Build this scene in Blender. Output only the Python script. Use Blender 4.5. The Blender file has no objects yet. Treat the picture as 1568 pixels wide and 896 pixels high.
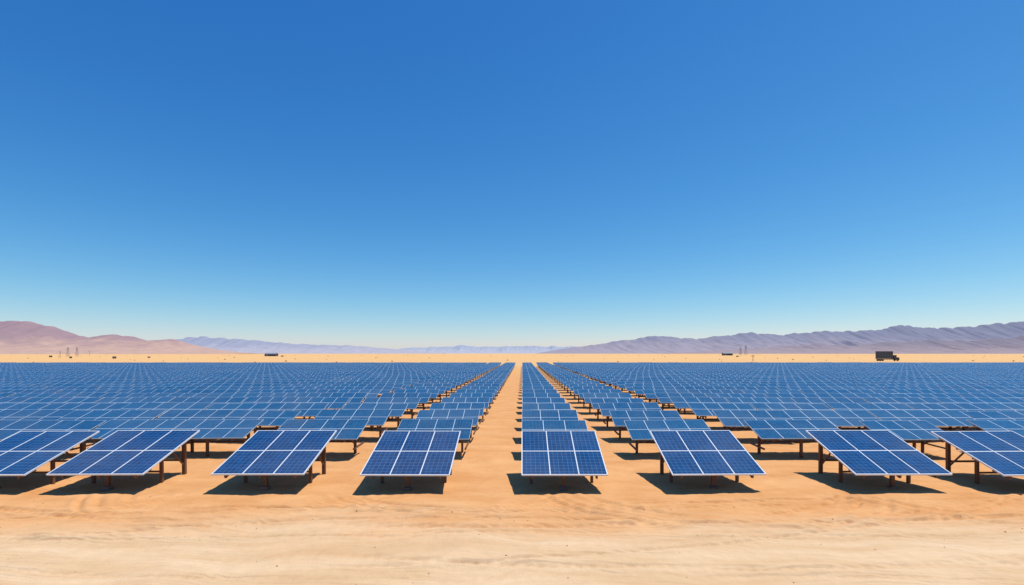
import bpy, math, random
import numpy as np
from mathutils import Vector
random.seed(4); rng=np.random.default_rng(4)
scene=bpy.context.scene
R=math.radians
F=771.0; H=4.85; VX=800.0; HY=541.0

# ---------------- helpers ----------------
def new_mat(name):
    m=bpy.data.materials.new(name); m.use_nodes=True
    nt=m.node_tree; b=nt.nodes['Principled BSDF']
    return m,nt,b
def N(nt,t,**k):
    n=nt.nodes.new(t)
    for a,v in k.items(): setattr(n,a,v)
    return n
def math_n(nt,op,a,b=None,c=None):
    n=nt.nodes.new('ShaderNodeMath'); n.operation=op
    for i,v in enumerate((a,b,c)):
        if v is None: continue
        if isinstance(v,(int,float)): n.inputs[i].default_value=v
        else: nt.links.new(v,n.inputs[i])
    return n.outputs[0]
def mix_c(nt,f,a,b):
    n=nt.nodes.new('ShaderNodeMix'); n.data_type='RGBA'
    def s(i,v):
        if hasattr(v,'links'): nt.links.new(v,n.inputs[i])
        elif isinstance(v,(int,float)): n.inputs[i].default_value=v
        else: n.inputs[i].default_value=(*v,1)
    s(0,f); s(6,a); s(7,b)
    return n.outputs[2]
def maprange(nt,v,a,b,c=0,d=1,smooth=False):
    n=nt.nodes.new('ShaderNodeMapRange'); nt.links.new(v,n.inputs[0])
    if smooth: n.interpolation_type='SMOOTHSTEP'
    for i,x in enumerate((a,b,c,d)): n.inputs[i+1].default_value=x
    return n.outputs[0]
def noise(nt,vec,scale,detail=4,rough=.55):
    n=nt.nodes.new('ShaderNodeTexNoise'); n.inputs['Scale'].default_value=scale
    n.inputs['Detail'].default_value=detail; n.inputs['Roughness'].default_value=rough
    nt.links.new(vec,n.inputs['Vector']); return n.outputs['Fac']
def simple(name,col,rough=.7,metal=0,var=.15,scale=3):
    m,nt,b=new_mat(name)
    g=N(nt,'ShaderNodeNewGeometry').outputs['Position']
    f=noise(nt,g,scale)
    c=mix_c(nt,f,[x*(1-var) for x in col],[min(1,x*(1+var)) for x in col])
    nt.links.new(c,b.inputs['Base Color']); b.inputs['Roughness'].default_value=rough
    b.inputs['Metallic'].default_value=metal
    return m

# numpy value noise
def vnoise(x,y,seed=0):
    xi=np.floor(x).astype(np.int64); yi=np.floor(y).astype(np.int64)
    xf=x-xi; yf=y-yi
    u=xf*xf*(3-2*xf); v=yf*yf*(3-2*yf)
    def h(a,b):
        n=(a*374761393+b*668265263+seed*2147483)&0x7fffffff
        n=((n^(n>>13))*1274126177)&0x7fffffff
        return ((n^(n>>16))&0xffff)/65535.0
    return (h(xi,yi)*(1-u)+h(xi+1,yi)*u)*(1-v)+(h(xi,yi+1)*(1-u)+h(xi+1,yi+1)*u)*v
def fbm(x,y,o=5,seed=0,ridged=False):
    s=0;a=.5;t=0
    for i in range(o):
        n=vnoise(x*2**i,y*2**i,seed+i*17)
        if ridged: n=1-np.abs(2*n-1)
        s=s+a*n; t+=a; a*=.5
    return s/t

def grid_mesh(name,X,Y,Z,mat,smooth=True):
    ny,nx=X.shape
    co=np.stack([X,Y,Z],-1).reshape(-1,3)
    idx=np.arange(nx*ny).reshape(ny,nx)
    f=np.stack([idx[:-1,:-1],idx[:-1,1:],idx[1:,1:],idx[1:,:-1]],-1).reshape(-1,4)
    return np_mesh(name,co,f,[mat],None,None,smooth)
def np_mesh(name,co,faces,mats,mi=None,uv=None,smooth=False,rnd=None):
    me=bpy.data.meshes.new(name)
    nf=len(faces)
    me.vertices.add(len(co)); me.vertices.foreach_set('co',np.asarray(co,dtype=np.float32).ravel())
    me.loops.add(nf*4); me.loops.foreach_set('vertex_index',np.asarray(faces,dtype=np.int32).ravel())
    me.polygons.add(nf)
    me.polygons.foreach_set('loop_start',np.arange(0,nf*4,4,dtype=np.int32))
    me.polygons.foreach_set('loop_total',np.full(nf,4,dtype=np.int32))
    if mi is not None: me.polygons.foreach_set('material_index',np.asarray(mi,dtype=np.int32))
    me.polygons.foreach_set('use_smooth',np.full(nf,smooth,dtype=bool))
    if uv is not None:
        l=me.uv_layers.new(name='UVMap'); l.data.foreach_set('uv',np.asarray(uv,dtype=np.float32).ravel())
    if rnd is not None:
        a=me.attributes.new('rnd','FLOAT','FACE'); a.data.foreach_set('value',np.asarray(rnd,dtype=np.float32))
    me.update(calc_edges=True); me.validate()
    for m in mats: me.materials.append(m)
    ob=bpy.data.objects.new(name,me); scene.collection.objects.link(ob)
    return ob

class MB:
    def __init__(s): s.v=[];s.f=[];s.m=[];s.uv=[]
    def quad(s,p,m,uv=None):
        b=len(s.v); s.v+= [tuple(q) for q in p]; s.f.append((b,b+1,b+2,b+3)); s.m.append(m)
        s.uv+= uv if uv else [(0.5,0.5)]*4
    def box(s,c,ax,ay,az,m,skip=()):
        """oriented box: centre c, half-vectors"""
        c=Vector(c);ax=Vector(ax);ay=Vector(ay);az=Vector(az)
        P=lambda i,j,k:c+ax*i+ay*j+az*k
        fs={'z+':[P(-1,-1,1),P(1,-1,1),P(1,1,1),P(-1,1,1)],
            'z-':[P(-1,1,-1),P(1,1,-1),P(1,-1,-1),P(-1,-1,-1)],
            'y-':[P(-1,-1,-1),P(1,-1,-1),P(1,-1,1),P(-1,-1,1)],
            'y+':[P(1,1,-1),P(-1,1,-1),P(-1,1,1),P(1,1,1)],
            'x+':[P(1,-1,-1),P(1,1,-1),P(1,1,1),P(1,-1,1)],
            'x-':[P(-1,1,-1),P(-1,-1,-1),P(-1,-1,1),P(-1,1,1)]}
        for k,q in fs.items():
            if k not in skip: s.quad(q,m)
    def abox(s,x0,x1,y0,y1,z0,z1,m):
        s.box(((x0+x1)/2,(y0+y1)/2,(z0+z1)/2),((x1-x0)/2,0,0),(0,(y1-y0)/2,0),(0,0,(z1-z0)/2),m)
    def beam(s,a,b,w,m):
        a=Vector(a);b=Vector(b);d=(b-a); L=d.length; d.normalize()
        up=Vector((0,0,1)) if abs(d.z)<.9 else Vector((0,1,0))
        x=d.cross(up).normalized(); z=x.cross(d).normalized()
        s.box((a+b)/2,x*w/2,d*L/2,z*w/2,m)
    def cyl(s,c,axis,r,h,m,n=14):
        c=Vector(c);d=Vector(axis).normalized()
        up=Vector((0,0,1)) if abs(d.z)<.9 else Vector((0,1,0))
        x=d.cross(up).normalized(); z=x.cross(d)
        p=[(x*math.cos(2*math.pi*i/n)+z*math.sin(2*math.pi*i/n))*r for i in range(n)]
        for i in range(n):
            j=(i+1)%n
            s.quad([c+p[i]-d*h/2,c+p[j]-d*h/2,c+p[j]+d*h/2,c+p[i]+d*h/2],m)
            s.quad([c+d*h/2,c+p[i]+d*h/2,c+(p[i]+p[j])/2+d*h/2,c+p[j]+d*h/2],m)
            s.quad([c-d*h/2,c+p[j]-d*h/2,c+(p[i]+p[j])/2-d*h/2,c+p[i]-d*h/2],m)
    def obj(s,name,mats,rnd=None):
        return np_mesh(name,np.array(s.v),np.array(s.f),mats,s.m,np.array(s.uv),False,rnd)

# ---------------- materials ----------------
def make_pv(name,fw,cellmix,dark,lite,framecol):
    pv,nt,b=new_mat(name)
    uvn=N(nt,'ShaderNodeUVMap'); sep=N(nt,'ShaderNodeSeparateXYZ'); nt.links.new(uvn.outputs[0],sep.inputs[0])
    U,V=sep.outputs[0],sep.outputs[1]
    def edge(v,mult,w):
        fr=math_n(nt,'FRACT',math_n(nt,'MULTIPLY',v,mult))
        d=math_n(nt,'ABSOLUTE',math_n(nt,'SUBTRACT',fr,.5))
        return math_n(nt,'GREATER_THAN',d,.5-w)
    frame=math_n(nt,'MAXIMUM',edge(U,1,fw),edge(V,1,fw))
    cell=math_n(nt,'MAXIMUM',edge(U,6,.028),edge(V,8,.028))
    bus=edge(U,18,.05)
    att=N(nt,'ShaderNodeAttribute',attribute_name='rnd')
    geo=N(nt,'ShaderNodeNewGeometry').outputs['Position']
    wn=N(nt,'ShaderNodeTexWhiteNoise',noise_dimensions='3D')
    fl=N(nt,'ShaderNodeVectorMath',operation='FLOOR')
    vm=N(nt,'ShaderNodeVectorMath',operation='MULTIPLY'); nt.links.new(uvn.outputs[0],vm.inputs[0]); vm.inputs[1].default_value=(6,8,1)
    nt.links.new(vm.outputs[0],fl.inputs[0])
    cb=N(nt,'ShaderNodeCombineXYZ'); nt.links.new(att.outputs['Fac'],cb.inputs[2])
    va=N(nt,'ShaderNodeVectorMath',operation='ADD'); nt.links.new(fl.outputs[0],va.inputs[0]); nt.links.new(cb.outputs[0],va.inputs[1])
    nt.links.new(va.outputs[0],wn.inputs['Vector'])
    big=noise(nt,geo,.9,3)
    f=math_n(nt,'ADD',math_n(nt,'MULTIPLY',wn.outputs['Value'],.5),math_n(nt,'MULTIPLY',big,.5))
    base=mix_c(nt,f,dark,lite)
    base=mix_c(nt,math_n(nt,'MULTIPLY',att.outputs['Fac'],.35),base,(.03,.13,.25))
    base=mix_c(nt,math_n(nt,'MULTIPLY',bus,.10),base,(.2,.35,.55))
    base=mix_c(nt,math_n(nt,'MULTIPLY',cell,cellmix),base,(.25,.46,.72))
    dust=maprange(nt,noise(nt,geo,.35,4),.4,.75,0,.10)
    base=mix_c(nt,dust,base,(.42,.36,.29))
    base=mix_c(nt,frame,base,framecol)
    nt.links.new(base,b.inputs['Base Color'])
    nt.links.new(maprange(nt,frame,0,1,.14,.45),b.inputs['Roughness'])
    b.inputs['IOR'].default_value=1.52
    return pv
pv=make_pv('pv_glass',.018,.34,(.002,.022,.088),(.006,.060,.190),(.66,.70,.74))
pvf=make_pv('pv_glass_array_hazed',.014,.20,(.007,.052,.125),(.018,.105,.225),(.55,.63,.69))  # lighter teal copy of the glass, distance haze painted into its colours
white=simple('aluminium_frame',(.66,.70,.74),.4,0,.06,5)
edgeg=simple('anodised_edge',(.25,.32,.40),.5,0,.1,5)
back=simple('panel_backsheet',(.12,.095,.085),.7)
rust=simple('weathered_steel',(.15,.066,.032),.75,0,.4,8)
galv=simple('galvanised_steel',(.15,.10,.08),.6,0,.3,6)
PM=[pv,white,back,rust,galv]
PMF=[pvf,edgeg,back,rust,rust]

# ---------------- sand ----------------
sand,nt,b=new_mat('desert_sand')
geo=N(nt,'ShaderNodeNewGeometry').outputs['Position']
sp=N(nt,'ShaderNodeSeparateXYZ'); nt.links.new(geo,sp.inputs[0])
# gently warped coordinates so the banding swings around
wx=N(nt,'ShaderNodeTexNoise'); wx.inputs['Scale'].default_value=.16; wx.inputs['Detail'].default_value=2; nt.links.new(geo,wx.inputs['Vector'])
wmul=N(nt,'ShaderNodeVectorMath',operation='MULTIPLY'); nt.links.new(wx.outputs['Color'],wmul.inputs[0]); wmul.inputs[1].default_value=(3,3.2,0)
wadd=N(nt,'ShaderNodeVectorMath',operation='ADD'); nt.links.new(geo,wadd.inputs[0]); nt.links.new(wmul.outputs[0],wadd.inputs[1])
warped=wadd.outputs[0]
def scaled(v):
    n=N(nt,'ShaderNodeVectorMath',operation='MULTIPLY'); nt.links.new(warped,n.inputs[0]); n.inputs[1].default_value=v; return n.outputs[0]
n1=noise(nt,scaled((.12,.5,1)),1,5,.6)
yy=math_n(nt,'ADD',sp.outputs[1],math_n(nt,'MULTIPLY',math_n(nt,'SUBTRACT',n1,.5),6.0))
m1=maprange(nt,yy,12.2,16.2,0,1,True)
pale=mix_c(nt,maprange(nt,noise(nt,scaled((.22,1.4,1)),1,6,.6),.3,.7),(.60,.39,.21),(.73,.53,.33))
orange=mix_c(nt,maprange(nt,noise(nt,scaled((.5,.9,1)),1,6,.6),.3,.7),(.60,.275,.098),(.72,.385,.165))
col=mix_c(nt,m1,pale,orange)
far=maprange(nt,sp.outputs[1],60,230,0,1,True)
col=mix_c(nt,far,col,(.70,.41,.175))
vfar=mix_c(nt,noise(nt,scaled((.002,.012,1)),1,5,.6),(.66,.37,.14),(.76,.48,.22))
col=mix_c(nt,maprange(nt,sp.outputs[1],200,400,0,1,True),col,vfar)
nearw=maprange(nt,sp.outputs[1],28,18,0,1)
st=maprange(nt,noise(nt,scaled((.16,4.2,1)),1,7,.72),.55,.70,0,.28)
col=mix_c(nt,math_n(nt,'MULTIPLY',st,nearw),col,(.52,.26,.10))
gr=noise(nt,geo,38,3,.7)
col=mix_c(nt,maprange(nt,gr,.3,.75,.0,.16),col,(.42,.25,.12))
sc=maprange(nt,noise(nt,scaled((1,2.5,1)),1.9,5,.8),.68,.76,0,.3)
col=mix_c(nt,sc,col,(.38,.20,.095))
nt.links.new(col,b.inputs['Base Color']); b.inputs['Roughness'].default_value=.95
b.inputs['Specular IOR Level'].default_value=.1
bp=N(nt,'ShaderNodeBump'); bp.inputs['Strength'].default_value=.6; bp.inputs['Distance'].default_value=.05
wv=N(nt,'ShaderNodeTexWave'); wv.bands_direction='Y'; wv.inputs['Scale'].default_value=1.5; wv.inputs['Distortion'].default_value=8; wv.inputs['Detail'].default_value=3; wv.inputs['Detail Scale'].default_value=.7
nt.links.new(scaled((.45,1.3,1)),wv.inputs['Vector'])
hn=math_n(nt,'ADD',math_n(nt,'MULTIPLY',noise(nt,geo,7,6,.65),.7),math_n(nt,'MULTIPLY',noise(nt,scaled((1.2,8,1)),1,5,.6),.6))
hn=math_n(nt,'ADD',hn,math_n(nt,'MULTIPLY',wv.outputs['Fac'],.3))
nt.links.new(hn,bp.inputs['Height']); nt.links.new(bp.outputs[0],b.inputs['Normal'])

xs=list(np.arange(-24,24.01,.085)); s=.1
while xs[-1]<14000: s*=1.13; xs.append(xs[-1]+s)
s=.1
while xs[0]>-14000: s*=1.13; xs.insert(0,xs[0]-s)
ys=list(np.arange(7,24.01,.045)); s=.06
while ys[-1]<16000: s*=1.11; ys.append(ys[-1]+s)
s=.06
while ys[0]>-3000: s*=1.15; ys.insert(0,ys[0]-s)
X,Y=np.meshgrid(np.array(xs),np.array(ys))
near=np.clip((70-Y)/40,0,1)*np.clip((60-np.abs(X))/30,0,1)*np.clip((Y+20)/20,0,1)
Z=(fbm(X*.35,Y*.5,4,3)-.5)*.18
Z+=(fbm(X*.9+3*vnoise(X*.2,Y*.2,5),Y*2.2,4,9)-.5)*.055*np.clip((22-Y)/4,.4,1)
Z+=(fbm(X*5,Y*5,3,12)-.5)*.035
def rut(y0,amp,k,ph,w,dep,drift=0,lin=0):
    c=y0+amp*np.sin(X*k+ph)+drift*X*X*.001+lin*X+.25*(vnoise(X*.25,X*0+y0*7,3)-.5)
    d=(Y-c)/w
    patch=np.clip(vnoise(X*.13,Y*0+y0*3,8)*2-.45,0,1)
    tread=1+.35*np.sin(X*21)
    return .75*(-dep*np.exp(-d*d)*tread+dep*.65*(np.exp(-(d-1.7)**2)+np.exp(-(d+1.7)**2)))*patch
for a in [(15.9,.5,.16,0,.10,.10,3,0),(15.2,.45,.14,.6,.11,.09,4,.01),(14.3,.5,.21,2,.10,.08,-4,0),(13.7,.5,.12,1.1,.13,.09,7,-.02),(13.2,.5,.17,2.2,.08,.07,4,.04),(12.9,.5,.17,2.2,.08,.07,4,.04),
          (11.9,.5,.11,4,.12,.07,6,-.05),(11.2,.45,.15,5,.1,.06,-8,.03),(10.7,.3,.2,1,.1,.055,8,.02),(12.2,.6,.09,0,.08,.07,10,.09),(11.8,.6,.09,0,.08,.07,10,.09)]:
    Z+=rut(*a)
# curved swing tracks toward the aisles
for cx,r,w in [(6.3,4.5,.09),(6.3,5.4,.09),(6.6,6.1,.08),(-9.5,4.2,.1),(-9.5,5.1,.1),(-9.2,5.9,.08),(15.5,4.6,.1),(15.8,5.5,.09),(-2.2,3.6,.08),(-2.2,4.3,.08),(-17,4.6,.09),(-17,5.5,.09)]:
    cy=18.4
    d=(np.sqrt(((X-cx)*.75)**2+(Y-cy)**2)-r*.75+.4*(vnoise(X*.6,Y*.6,4)-.5))/w
    msk=np.clip((17.6-Y)/.8,0,1)*np.clip(vnoise(X*.5,Y*.5+cx,14)*2.2-.3,0,1)
    Z+=msk*1.5*(-.035*np.exp(-d*d)+.025*np.exp(-(d-1.8)**2)+.02*np.exp(-(d+1.8)**2))
Z*=near
ground=grid_mesh('desert_ground',X,Y,Z,sand)

# pebbles
pb=MB()
for i in range(170):
    y=random.uniform(9.5,17.5); x=random.uniform(-19,19); r=random.choice([.010,.012,.014,.016,.02,.028])*random.uniform(.6,1.1)
    ix=np.searchsorted(xs,x); iy=np.searchsorted(ys,y); z=Z[iy,ix]
    n=6
    def ring(rr,zz): return [Vector((x+math.cos(2*math.pi*k/n)*r*rr*random.uniform(.8,1.3),y+math.sin(2*math.pi*k/n)*r*rr*random.uniform(.7,1.1),z+zz*r*.8)) for k in range(n)]
    r1=ring(.55,.75); r2=ring(1.0,-.3); c=Vector((x,y,z+r*.9*.8))
    for k in range(n):
        j=(k+1)%n
        pb.quad([r2[k],r2[j],r1[j],r1[k]],0)
    for k in range(0,n,2): pb.quad([c,r1[k],r1[(k+1)%n],r1[(k+2)%n]],0)
pb.obj('pebbles',[simple('stone',(.34,.22,.13),.9,0,.4,4)])

# ---------------- solar tables ----------------
def table(W,D,z0,z1,nu,nv,bars,full):
    """low edge at y=0,z=z0 ; high edge at y=D,z=z1 ; left edge x=0"""
    m=MB(); L=math.hypot(D,z1-z0); sl=Vector((0,D,z1-z0)).normalized(); nrm=Vector((0,-sl.z,sl.y))
    O=Vector((0,0,z0)); P=lambda x,t,h:O+Vector((x,0,0))+sl*t+nrm*h
    m.quad([P(0,0,0),P(W,0,0),P(W,L,0),P(0,L,0)],0,[(0,0),(nu,0),(nu,nv),(0,nv)])
    th=.045
    m.quad([P(0,L,-th),P(W,L,-th),P(W,0,-th),P(0,0,-th)],2)
    m.quad([P(0,0,-th),P(W,0,-th),P(W,0,0),P(0,0,0)],1)
    m.quad([P(W,L,-th),P(0,L,-th),P(0,L,0),P(W,L,0)],1)
    m.quad([P(W,0,-th),P(W,L,-th),P(W,L,0),P(W,0,0)],1)
    m.quad([P(0,L,-th),P(0,0,-th),P(0,0,0),P(0,L,0)],1)
    if bars:
        w=.018
        for i in range(nu+1):
            x=min(max(W*i/nu,w-.004),W-w+.004)
            m.box(P(x,L/2,0),(w,0,0),sl*(L/2+.003),nrm*.009,1)
        for j in range(nv+1):
            t=min(max(L*j/nv,w-.004),L-w+.004)
            for i in range(nu):
                m.box(P(W*(i+.5)/nu,t,0),(W/nu/2-w,0,0),sl*w,nrm*.008,1)
    # purlins along x, rafters along slope
    for t in ((.22,.78) if not full else (.14,.40,.62,.88)):
        m.box(P(W/2,L*t,-th-.045),(W/2-.06,0,0),sl*.03,nrm*.04,4)
    for x in (.16*W,.84*W) if not full else (.12*W,.5*W,.88*W):
        m.box(P(x,L/2,-th-.14),(.035,0,0),sl*(L/2-.12),nrm*.05,3)
    def post(x,t,w):
        p=P(x,L*t,-th-.18); m.abox(x-w,x+w,p.y-w,p.y+w,-.25,p.z,3)
        return p
    if full:
        post(W*.5,.16,.06); 
        for x in (.12*W,.88*W): post(x,.86,.06)
        for x in (.12*W,.88*W): 
            post(x,.45,.05)
            q=P(x,L*.86,-th-.3); m.beam((x+.001,q.y-.06,.35),P(x,L*.62,-th-.2),.05,3)
        q=P(0,L*.86,0); m.beam((.12*W,q.y+.075,.55),(.88*W,q.y+.075,.55),.07,3)
        q=P(0,L*.45,0); m.beam((.12*W,q.y+.065,.40),(.88*W,q.y+.065,.40),.06,3)
        m.abox(W*.5-.13,W*.5+.13,L*.16-.10,L*.16+.13,-.1,.10,4)
    else:
        post(W*.5,.2,.055)
        for x in (.14*W,.86*W):
            p=post(x,.74,.055)
            m.beam((x,p.y-.05,.45),P(x,L*.3,-th-.2),.07,3)
        q=P(0,L*.74,0); m.beam((.14*W,q.y+.08,.55),(.86*W,q.y+.08,.55),.08,3)
        for x in (.06*W,.94*W): m.beam((x,.25,.42),(x,1.7,.46),.07,3)
    return m
BD,BZ0,BZ1=3.1,.66,1.69
big_t=lambda W,bars=True:table(W,BD,BZ0,BZ1,3,2,bars,True)
cols={-4:(-20.4,3.2),-3:(-16.5,3.35),-2:(-10.75,3.2),-1:(-5.62,3.1),0:(-.03,2.98),1:(5.2,3.25),2:(11.55,3.35),3:(16.6,3.3)}
fcols={-3:(-16.6,3.8),-2:(-11.6,4.05),-1:(-5.95,3.5),0:(-.03,3.13),1:(5.0,3.9),2:(10.9,4.1)}
for k in range(4,42): cols[k]=(16.6+(k-3)*5.35,3.2)
for k in range(-5,-44,-1): cols[k]=(-20.4+(k+4)*5.35,3.2)
Y0=17.4
for k in sorted(cols):
    if -6<=k<=5:
        x,w=cols[k]
        t=big_t(w)
        o=t.obj('solar_panel',PM,np.full(len(t.f),random.random()*.4))
        o.location=(x,Y0+random.uniform(-.05,.05),random.uniform(-.02,.02))
        o.rotation_euler=(R(random.uniform(-.4,.4)),R(random.uniform(-.4,.4)),0)
# field (one mass of small repeated tables)
def T(nu): 
    tm=table(1.02*nu,1.87,.94,1.56,nu,2,False,False)
    return np.array(tm.v),np.array(tm.f),np.array(tm.m),np.array(tm.uv)
TT={n:T(n) for n in (3,4,5)}
bm_=big_t(3.2,False); bv=np.array(bm_.v); bf=np.array(bm_.f); bmi=np.array(bm_.m); buv=np.array(bm_.uv)
CO=[];FA=[];MI=[];UVs=[];RN=[];off=0
ks=sorted(cols)
for k in ks:
    x,w=cols[k]
    if not(-6<=k<=5):
        CO.append(bv+np.array([x,Y0,0])); FA.append(bf+off); off+=len(bv); MI.append(bmi);UVs.append(buv);RN.append(np.full(len(bf),random.random()))
    coln=random.uniform(-.1,.1)
    for j in range(38):
        xx,ww=fcols.get(k,(x,w))
        if k<=-4:                       # wings of the field: tables butt up to the neighbouring column
            ww=(fcols[-3][0] if k==-4 else cols[k+1][0])-x-.06
        if k>=3 and j>=1:
            pr=fcols[2] if k==3 else cols[k-1]
            r=x+w; l=pr[0]+pr[1]+.06
            xx=l; ww=r-l
        nu=3 if ww<3.3 else (4 if ww<4.3 else 5)
        tv,tf,tmi,tuv=TT[nu]
        v=tv.copy(); v[:,0]*=ww/(1.02*nu)
        a=R(random.gauss(0,.7)); r_=R(random.gauss(0,.35))
        up=np.clip(v[:,2]/.8,0,1)
        dy=v[:,1]-.93; dx=v[:,0]-ww/2
        v[:,2]+=up*(dy*math.tan(a)+dx*math.tan(r_)+random.gauss(0,.02))
        v+=np.array([xx+random.gauss(0,.015),23.0+j*4.2+coln+random.gauss(0,.04),0])
        CO.append(v);FA.append(tf+off);off+=len(v);MI.append(tmi);UVs.append(tuv);RN.append(np.full(len(tf),random.random()))
np_mesh('solar_panel_array',np.concatenate(CO),np.concatenate(FA),PMF,np.concatenate(MI),np.concatenate(UVs),False,np.concatenate(RN))

# ---------------- mountains ----------------
def mountain(name,pts,D,depth,lo,hi,hz,seed,nx=500,ny=60,rough=.1,fold=1.0):
    m,nt,b=new_mat(name+'_hazed_rock')
    geo=N(nt,'ShaderNodeNewGeometry').outputs['Position']
    sp=N(nt,'ShaderNodeSeparateXYZ'); nt.links.new(geo,sp.inputs[0])
    f=noise(nt,geo,.006,7,.65)
    zz=math_n(nt,'ADD',sp.outputs[2],math_n(nt,'MULTIPLY',math_n(nt,'SUBTRACT',f,.5),hz*1.2))
    c=mix_c(nt,maprange(nt,zz,hz*.1,hz*.75,0,1,True),lo,hi)  # foot and crest tints with aerial haze painted into the colour
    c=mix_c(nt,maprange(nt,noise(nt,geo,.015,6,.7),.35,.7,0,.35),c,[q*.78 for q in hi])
    nt.links.new(c,b.inputs['Base Color']); b.inputs['Roughness'].default_value=1
    b.inputs['Specular IOR Level'].default_value=0
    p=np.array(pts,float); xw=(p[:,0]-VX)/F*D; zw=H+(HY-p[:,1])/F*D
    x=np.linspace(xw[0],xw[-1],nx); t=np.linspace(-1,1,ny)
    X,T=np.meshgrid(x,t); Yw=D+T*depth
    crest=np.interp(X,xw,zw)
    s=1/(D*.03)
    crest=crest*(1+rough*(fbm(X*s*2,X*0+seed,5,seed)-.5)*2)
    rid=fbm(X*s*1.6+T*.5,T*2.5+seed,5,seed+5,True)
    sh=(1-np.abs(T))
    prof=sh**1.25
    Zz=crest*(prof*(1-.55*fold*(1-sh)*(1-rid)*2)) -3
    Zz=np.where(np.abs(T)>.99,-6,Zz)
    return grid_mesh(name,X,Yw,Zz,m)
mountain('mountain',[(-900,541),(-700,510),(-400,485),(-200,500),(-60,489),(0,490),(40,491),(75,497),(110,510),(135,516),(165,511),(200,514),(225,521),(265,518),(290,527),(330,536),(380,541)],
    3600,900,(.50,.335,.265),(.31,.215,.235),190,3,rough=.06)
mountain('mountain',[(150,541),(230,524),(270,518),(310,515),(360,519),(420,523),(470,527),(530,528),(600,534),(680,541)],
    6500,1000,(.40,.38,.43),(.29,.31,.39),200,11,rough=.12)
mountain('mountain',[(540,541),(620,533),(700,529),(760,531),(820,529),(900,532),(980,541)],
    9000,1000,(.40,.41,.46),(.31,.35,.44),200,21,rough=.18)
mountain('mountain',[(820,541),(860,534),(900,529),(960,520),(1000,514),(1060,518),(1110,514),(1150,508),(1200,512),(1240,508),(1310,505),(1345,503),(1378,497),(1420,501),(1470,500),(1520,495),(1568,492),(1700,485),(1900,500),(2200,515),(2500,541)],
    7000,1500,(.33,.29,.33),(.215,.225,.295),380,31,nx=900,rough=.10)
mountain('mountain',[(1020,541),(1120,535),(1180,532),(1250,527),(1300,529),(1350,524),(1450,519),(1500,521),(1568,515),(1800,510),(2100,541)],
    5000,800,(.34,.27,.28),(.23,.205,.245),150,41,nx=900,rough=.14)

# ---------------- distant things ----------------
def wpos(px,d): return (px-VX)/F*d
dark=simple('dark_painted_steel',(.035,.045,.06),.5,0,.3,.8)
grey=simple('grey_painted_steel',(.22,.24,.27),.5,0,.2,.8)
tyre=simple('tyre_rubber',(.02,.02,.02),.9)
glass,nt,b=new_mat('window_glass'); b.inputs['Base Color'].default_value=(.02,.03,.04,1); b.inputs['Roughness'].default_value=.05
# truck
t=MB()
t.abox(0,9.0,-1.4,1.4,1.35,6.0,0)               # box body
for i in range(9): t.abox(.25+i*1.0,.35+i*1.0,-1.46,-1.403,1.4,5.9,1)
t.abox(-.05,9.05,-1.45,1.45,6.003,6.12,1)
t.abox(-.1,13.0,-.55,.55,.85,1.2,2)               # chassis
t.abox(9.5,11.3,-1.3,1.3,1.25,3.7,0)              # cab
t.abox(11.3,13.0,-1.25,1.25,1.0,2.3,0)            # bonnet
t.quad([(11.303,-1.15,2.4),(11.303,1.15,2.4),(11.303,1.15,3.5),(11.303,-1.15,3.5)],3)
t.quad([(10.2,-1.304,2.5),(11.15,-1.304,2.5),(11.15,-1.304,3.45),(10.2,-1.304,3.45)],3)
t.abox(13.0,13.25,-1.3,1.3,.7,1.1,1)
for x in (1.2,2.6,11.9): 
    for y in (-1.25,1.25): t.cyl((x,y,.62),(0,1,0),.62,.4,2)
t.abox(9.15,9.3,-1.0,-.8,1.2,4.3,1)
o=t.obj('box_truck',[dark,grey,tyre,glass]); o.location=(wpos(1343,315),315,0)
# shed building at left
def shed(px,d,w,h,name='metal_shed'):
    e=bpy.data.objects.new(name,None); scene.collection.objects.link(e); e.location=(wpos(px,d),d,0)
    a=MB(); a.abox(0,w,0,w*.5,0,h,0); a.abox(w*.12,w*.3,-.06,-.003,0,h*.7,1)
    for i in range(3): a.abox(w*(.42+.18*i),w*(.52+.18*i),-.05,-.003,h*.4,h*.7,2)
    wl=a.obj('walls',[dark,grey,glass]); wl.parent=e
    r=MB(); hw=w*.25
    for s_ in (-1,1):
        y0=hw-s_*hw*1.12
        r.quad([(-.4,y0,h-.1),(w+.4,y0,h-.1),(w+.4,hw,h+w*.1),(-.4,hw,h+w*.1)],0)
    for x in (0,w): r.quad([(x,0,h),(x,hw,h+w*.1-.1),(x,hw,h+w*.1-.1),(x,w*.5,h)],0)
    ro=r.obj('roof',[grey]); ro.parent=e
shed(405,820,18,3.6); shed(1108,1100,20,4.5)
pylm=simple('pylon_steel',(.30,.27,.28),.6)
def pylon(px,d,h,w):
    a=MB(); bw=w/2
    lv=6
    def cr(s): 
        q=bw*(1-s*.82); return [Vector((-q,-q,h*s)),Vector((q,-q,h*s)),Vector((q,q,h*s)),Vector((-q,q,h*s))]
    th=.2*d/900
    for i in range(lv):
        A=cr(i/lv);B=cr((i+1)/lv)
        for k in range(4):
            a.beam(A[k],B[k],th,0); a.beam(A[k],B[(k+1)%4],th*.6,0); a.beam(B[k],B[(k+1)%4],th*.6,0)
    for s in (.74,.9): a.beam((-w*.8,0,h*s),(w*.8,0,h*s),th,0)
    o=a.obj('lattice_pylon',[pylm]); o.location=(wpos(px,d),d,0)
pylon(1142,1300,26,6); pylon(1134,1500,22,6); pylon(104,700,13,3); pylon(118,760,14,3)
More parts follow.
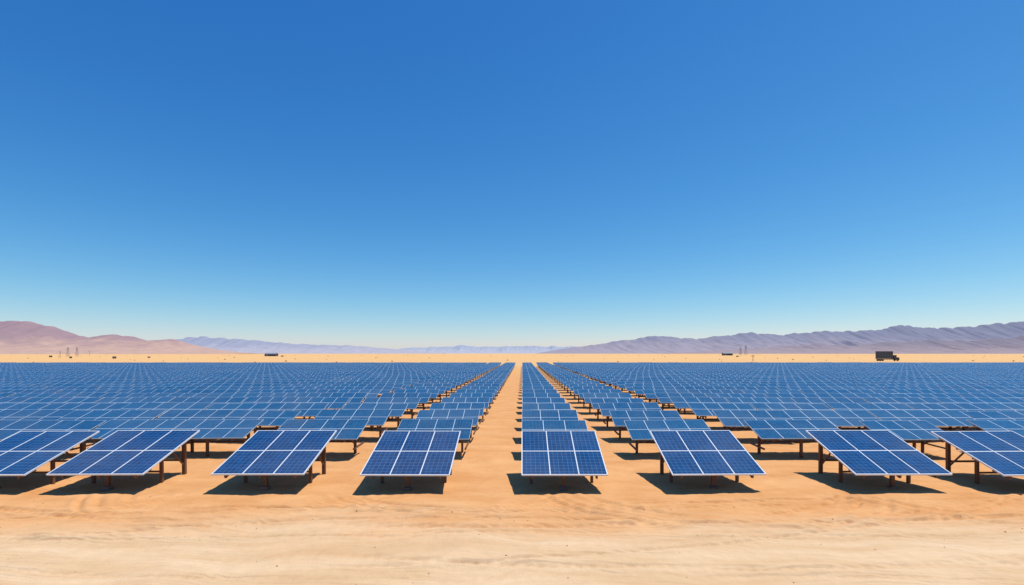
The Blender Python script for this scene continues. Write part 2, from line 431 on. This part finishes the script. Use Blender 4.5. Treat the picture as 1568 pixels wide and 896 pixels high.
def pole(px,d,h):
    a=MB(); a.cyl((0,0,h/2),(0,0,1),.16,h,0,8); a.abox(-1.2,1.2,-.08,.08,h-.9,h-.7,0)
    for x in (-1,0,1): a.cyl((x,0,h-.6),(0,0,1),.07,.3,0,6)
    o=a.obj('utility_pole',[rust]); o.location=(wpos(px,d),d,0)
pole(92,520,7); pole(1153,300,4.0); pole(137,900,9)
# low equipment cabinets on skids
def cab(px,d,w,h):
    a=MB(); a.abox(0,w,0,w*.6,.25,h,0); a.abox(-.1,w+.1,-.1,w*.6+.1,h+.003,h+.15,1); a.abox(.1,w*.45,-.04,-.003,.5,h*.9,1); a.abox(w*.5,w*.9,-.04,-.003,.5,h*.9,1)
    for x in (.2,w-.4): a.abox(x,x+.25,.05,w*.55,-.05,.247,1)
    o=a.obj('electrical_cabinet',[dark,grey]); o.location=(wpos(px,d),d,0)
for px,d,w,h in [(75,600,2.5,2),(106,480,1.8,1.6),(172,450,2.4,1.9),(226,520,2,1.3),(430,700,3,1.5),(1128,640,2.5,1.4)]: cab(px,d,w,h)
# desert scrub: one mass
sb=MB()
for i in range(170):
    d=random.uniform(230,1400); x=random.uniform(-1.1,1.1)*d; r=random.uniform(.25,.8)*(1+d/1500)
    for k in range(16):
        a=random.uniform(0,6.28); l=r*random.uniform(.5,1); e=random.uniform(.1,1.2)
        tip=Vector((x+math.cos(a)*l*math.cos(e),d+math.sin(a)*l*math.cos(e),l*math.sin(e)*.9+.05)); sd=Vector((-math.sin(a),math.cos(a),.3))*r*.2
        sb.quad([Vector((x,d,0)),tip-sd,tip+Vector((0,0,r*.1)),tip+sd],0)
sb.obj('desert_scrub',[simple('scrub_foliage',(.12,.10,.055),.9,0,.4,.5)])

# ---------------- light ----------------
S=Vector((.36,.10,1)).normalized()
el=math.asin(S.z); az=math.atan2(S.x,S.y)
w=bpy.data.worlds.new('World'); scene.world=w; w.use_nodes=True
nt=w.node_tree; bg=nt.nodes['Background']
sky=N(nt,'ShaderNodeTexSky'); sky.sky_type='NISHITA'; sky.sun_disc=False
sky.sun_elevation=el; sky.sun_rotation=az; sky.altitude=400; sky.air_density=1.0; sky.dust_density=.3; sky.ozone_density=3.0
# deeper, clearer desert sky: per-channel response
ST=.12
sc_=N(nt,'ShaderNodeSeparateColor'); nt.links.new(sky.outputs[0],sc_.inputs[0])
cc=N(nt,'ShaderNodeCombineColor')
for i,(k,g) in enumerate([(1.15,1.82),(.95,1.16),(.96,.71)]):
    v=math_n(nt,'MULTIPLY',sc_.outputs[i],ST)
    v=math_n(nt,'POWER',v,g)
    v=math_n(nt,'MULTIPLY',v,k/ST)
    nt.links.new(v,cc.inputs[i])
nt.links.new(cc.outputs[0],bg.inputs[0]); bg.inputs[1].default_value=ST
sun=bpy.data.lights.new('sun','SUN'); sun.energy=4.6; sun.angle=R(.53); sun.color=(1,.945,.84)
so=bpy.data.objects.new('sun',sun); scene.collection.objects.link(so)
so.rotation_euler=(-S).to_track_quat('-Z','Y').to_euler()
scene.view_settings.view_transform='Standard'; scene.view_settings.look='None'; scene.view_settings.exposure=0

cam=bpy.data.cameras.new('camera'); co=bpy.data.objects.new('camera',cam); scene.collection.objects.link(co)
co.location=(0,0,H); co.rotation_euler=(R(90),0,0)
ZM,CX,CY=1,784,448
cam.sensor_width=36; cam.lens=36*F/1568*ZM; cam.shift_y=ZM*(541-CY)/1568; cam.shift_x=ZM*(CX-800)/1568
cam.clip_start=.1; cam.clip_end=40000
scene.camera=co
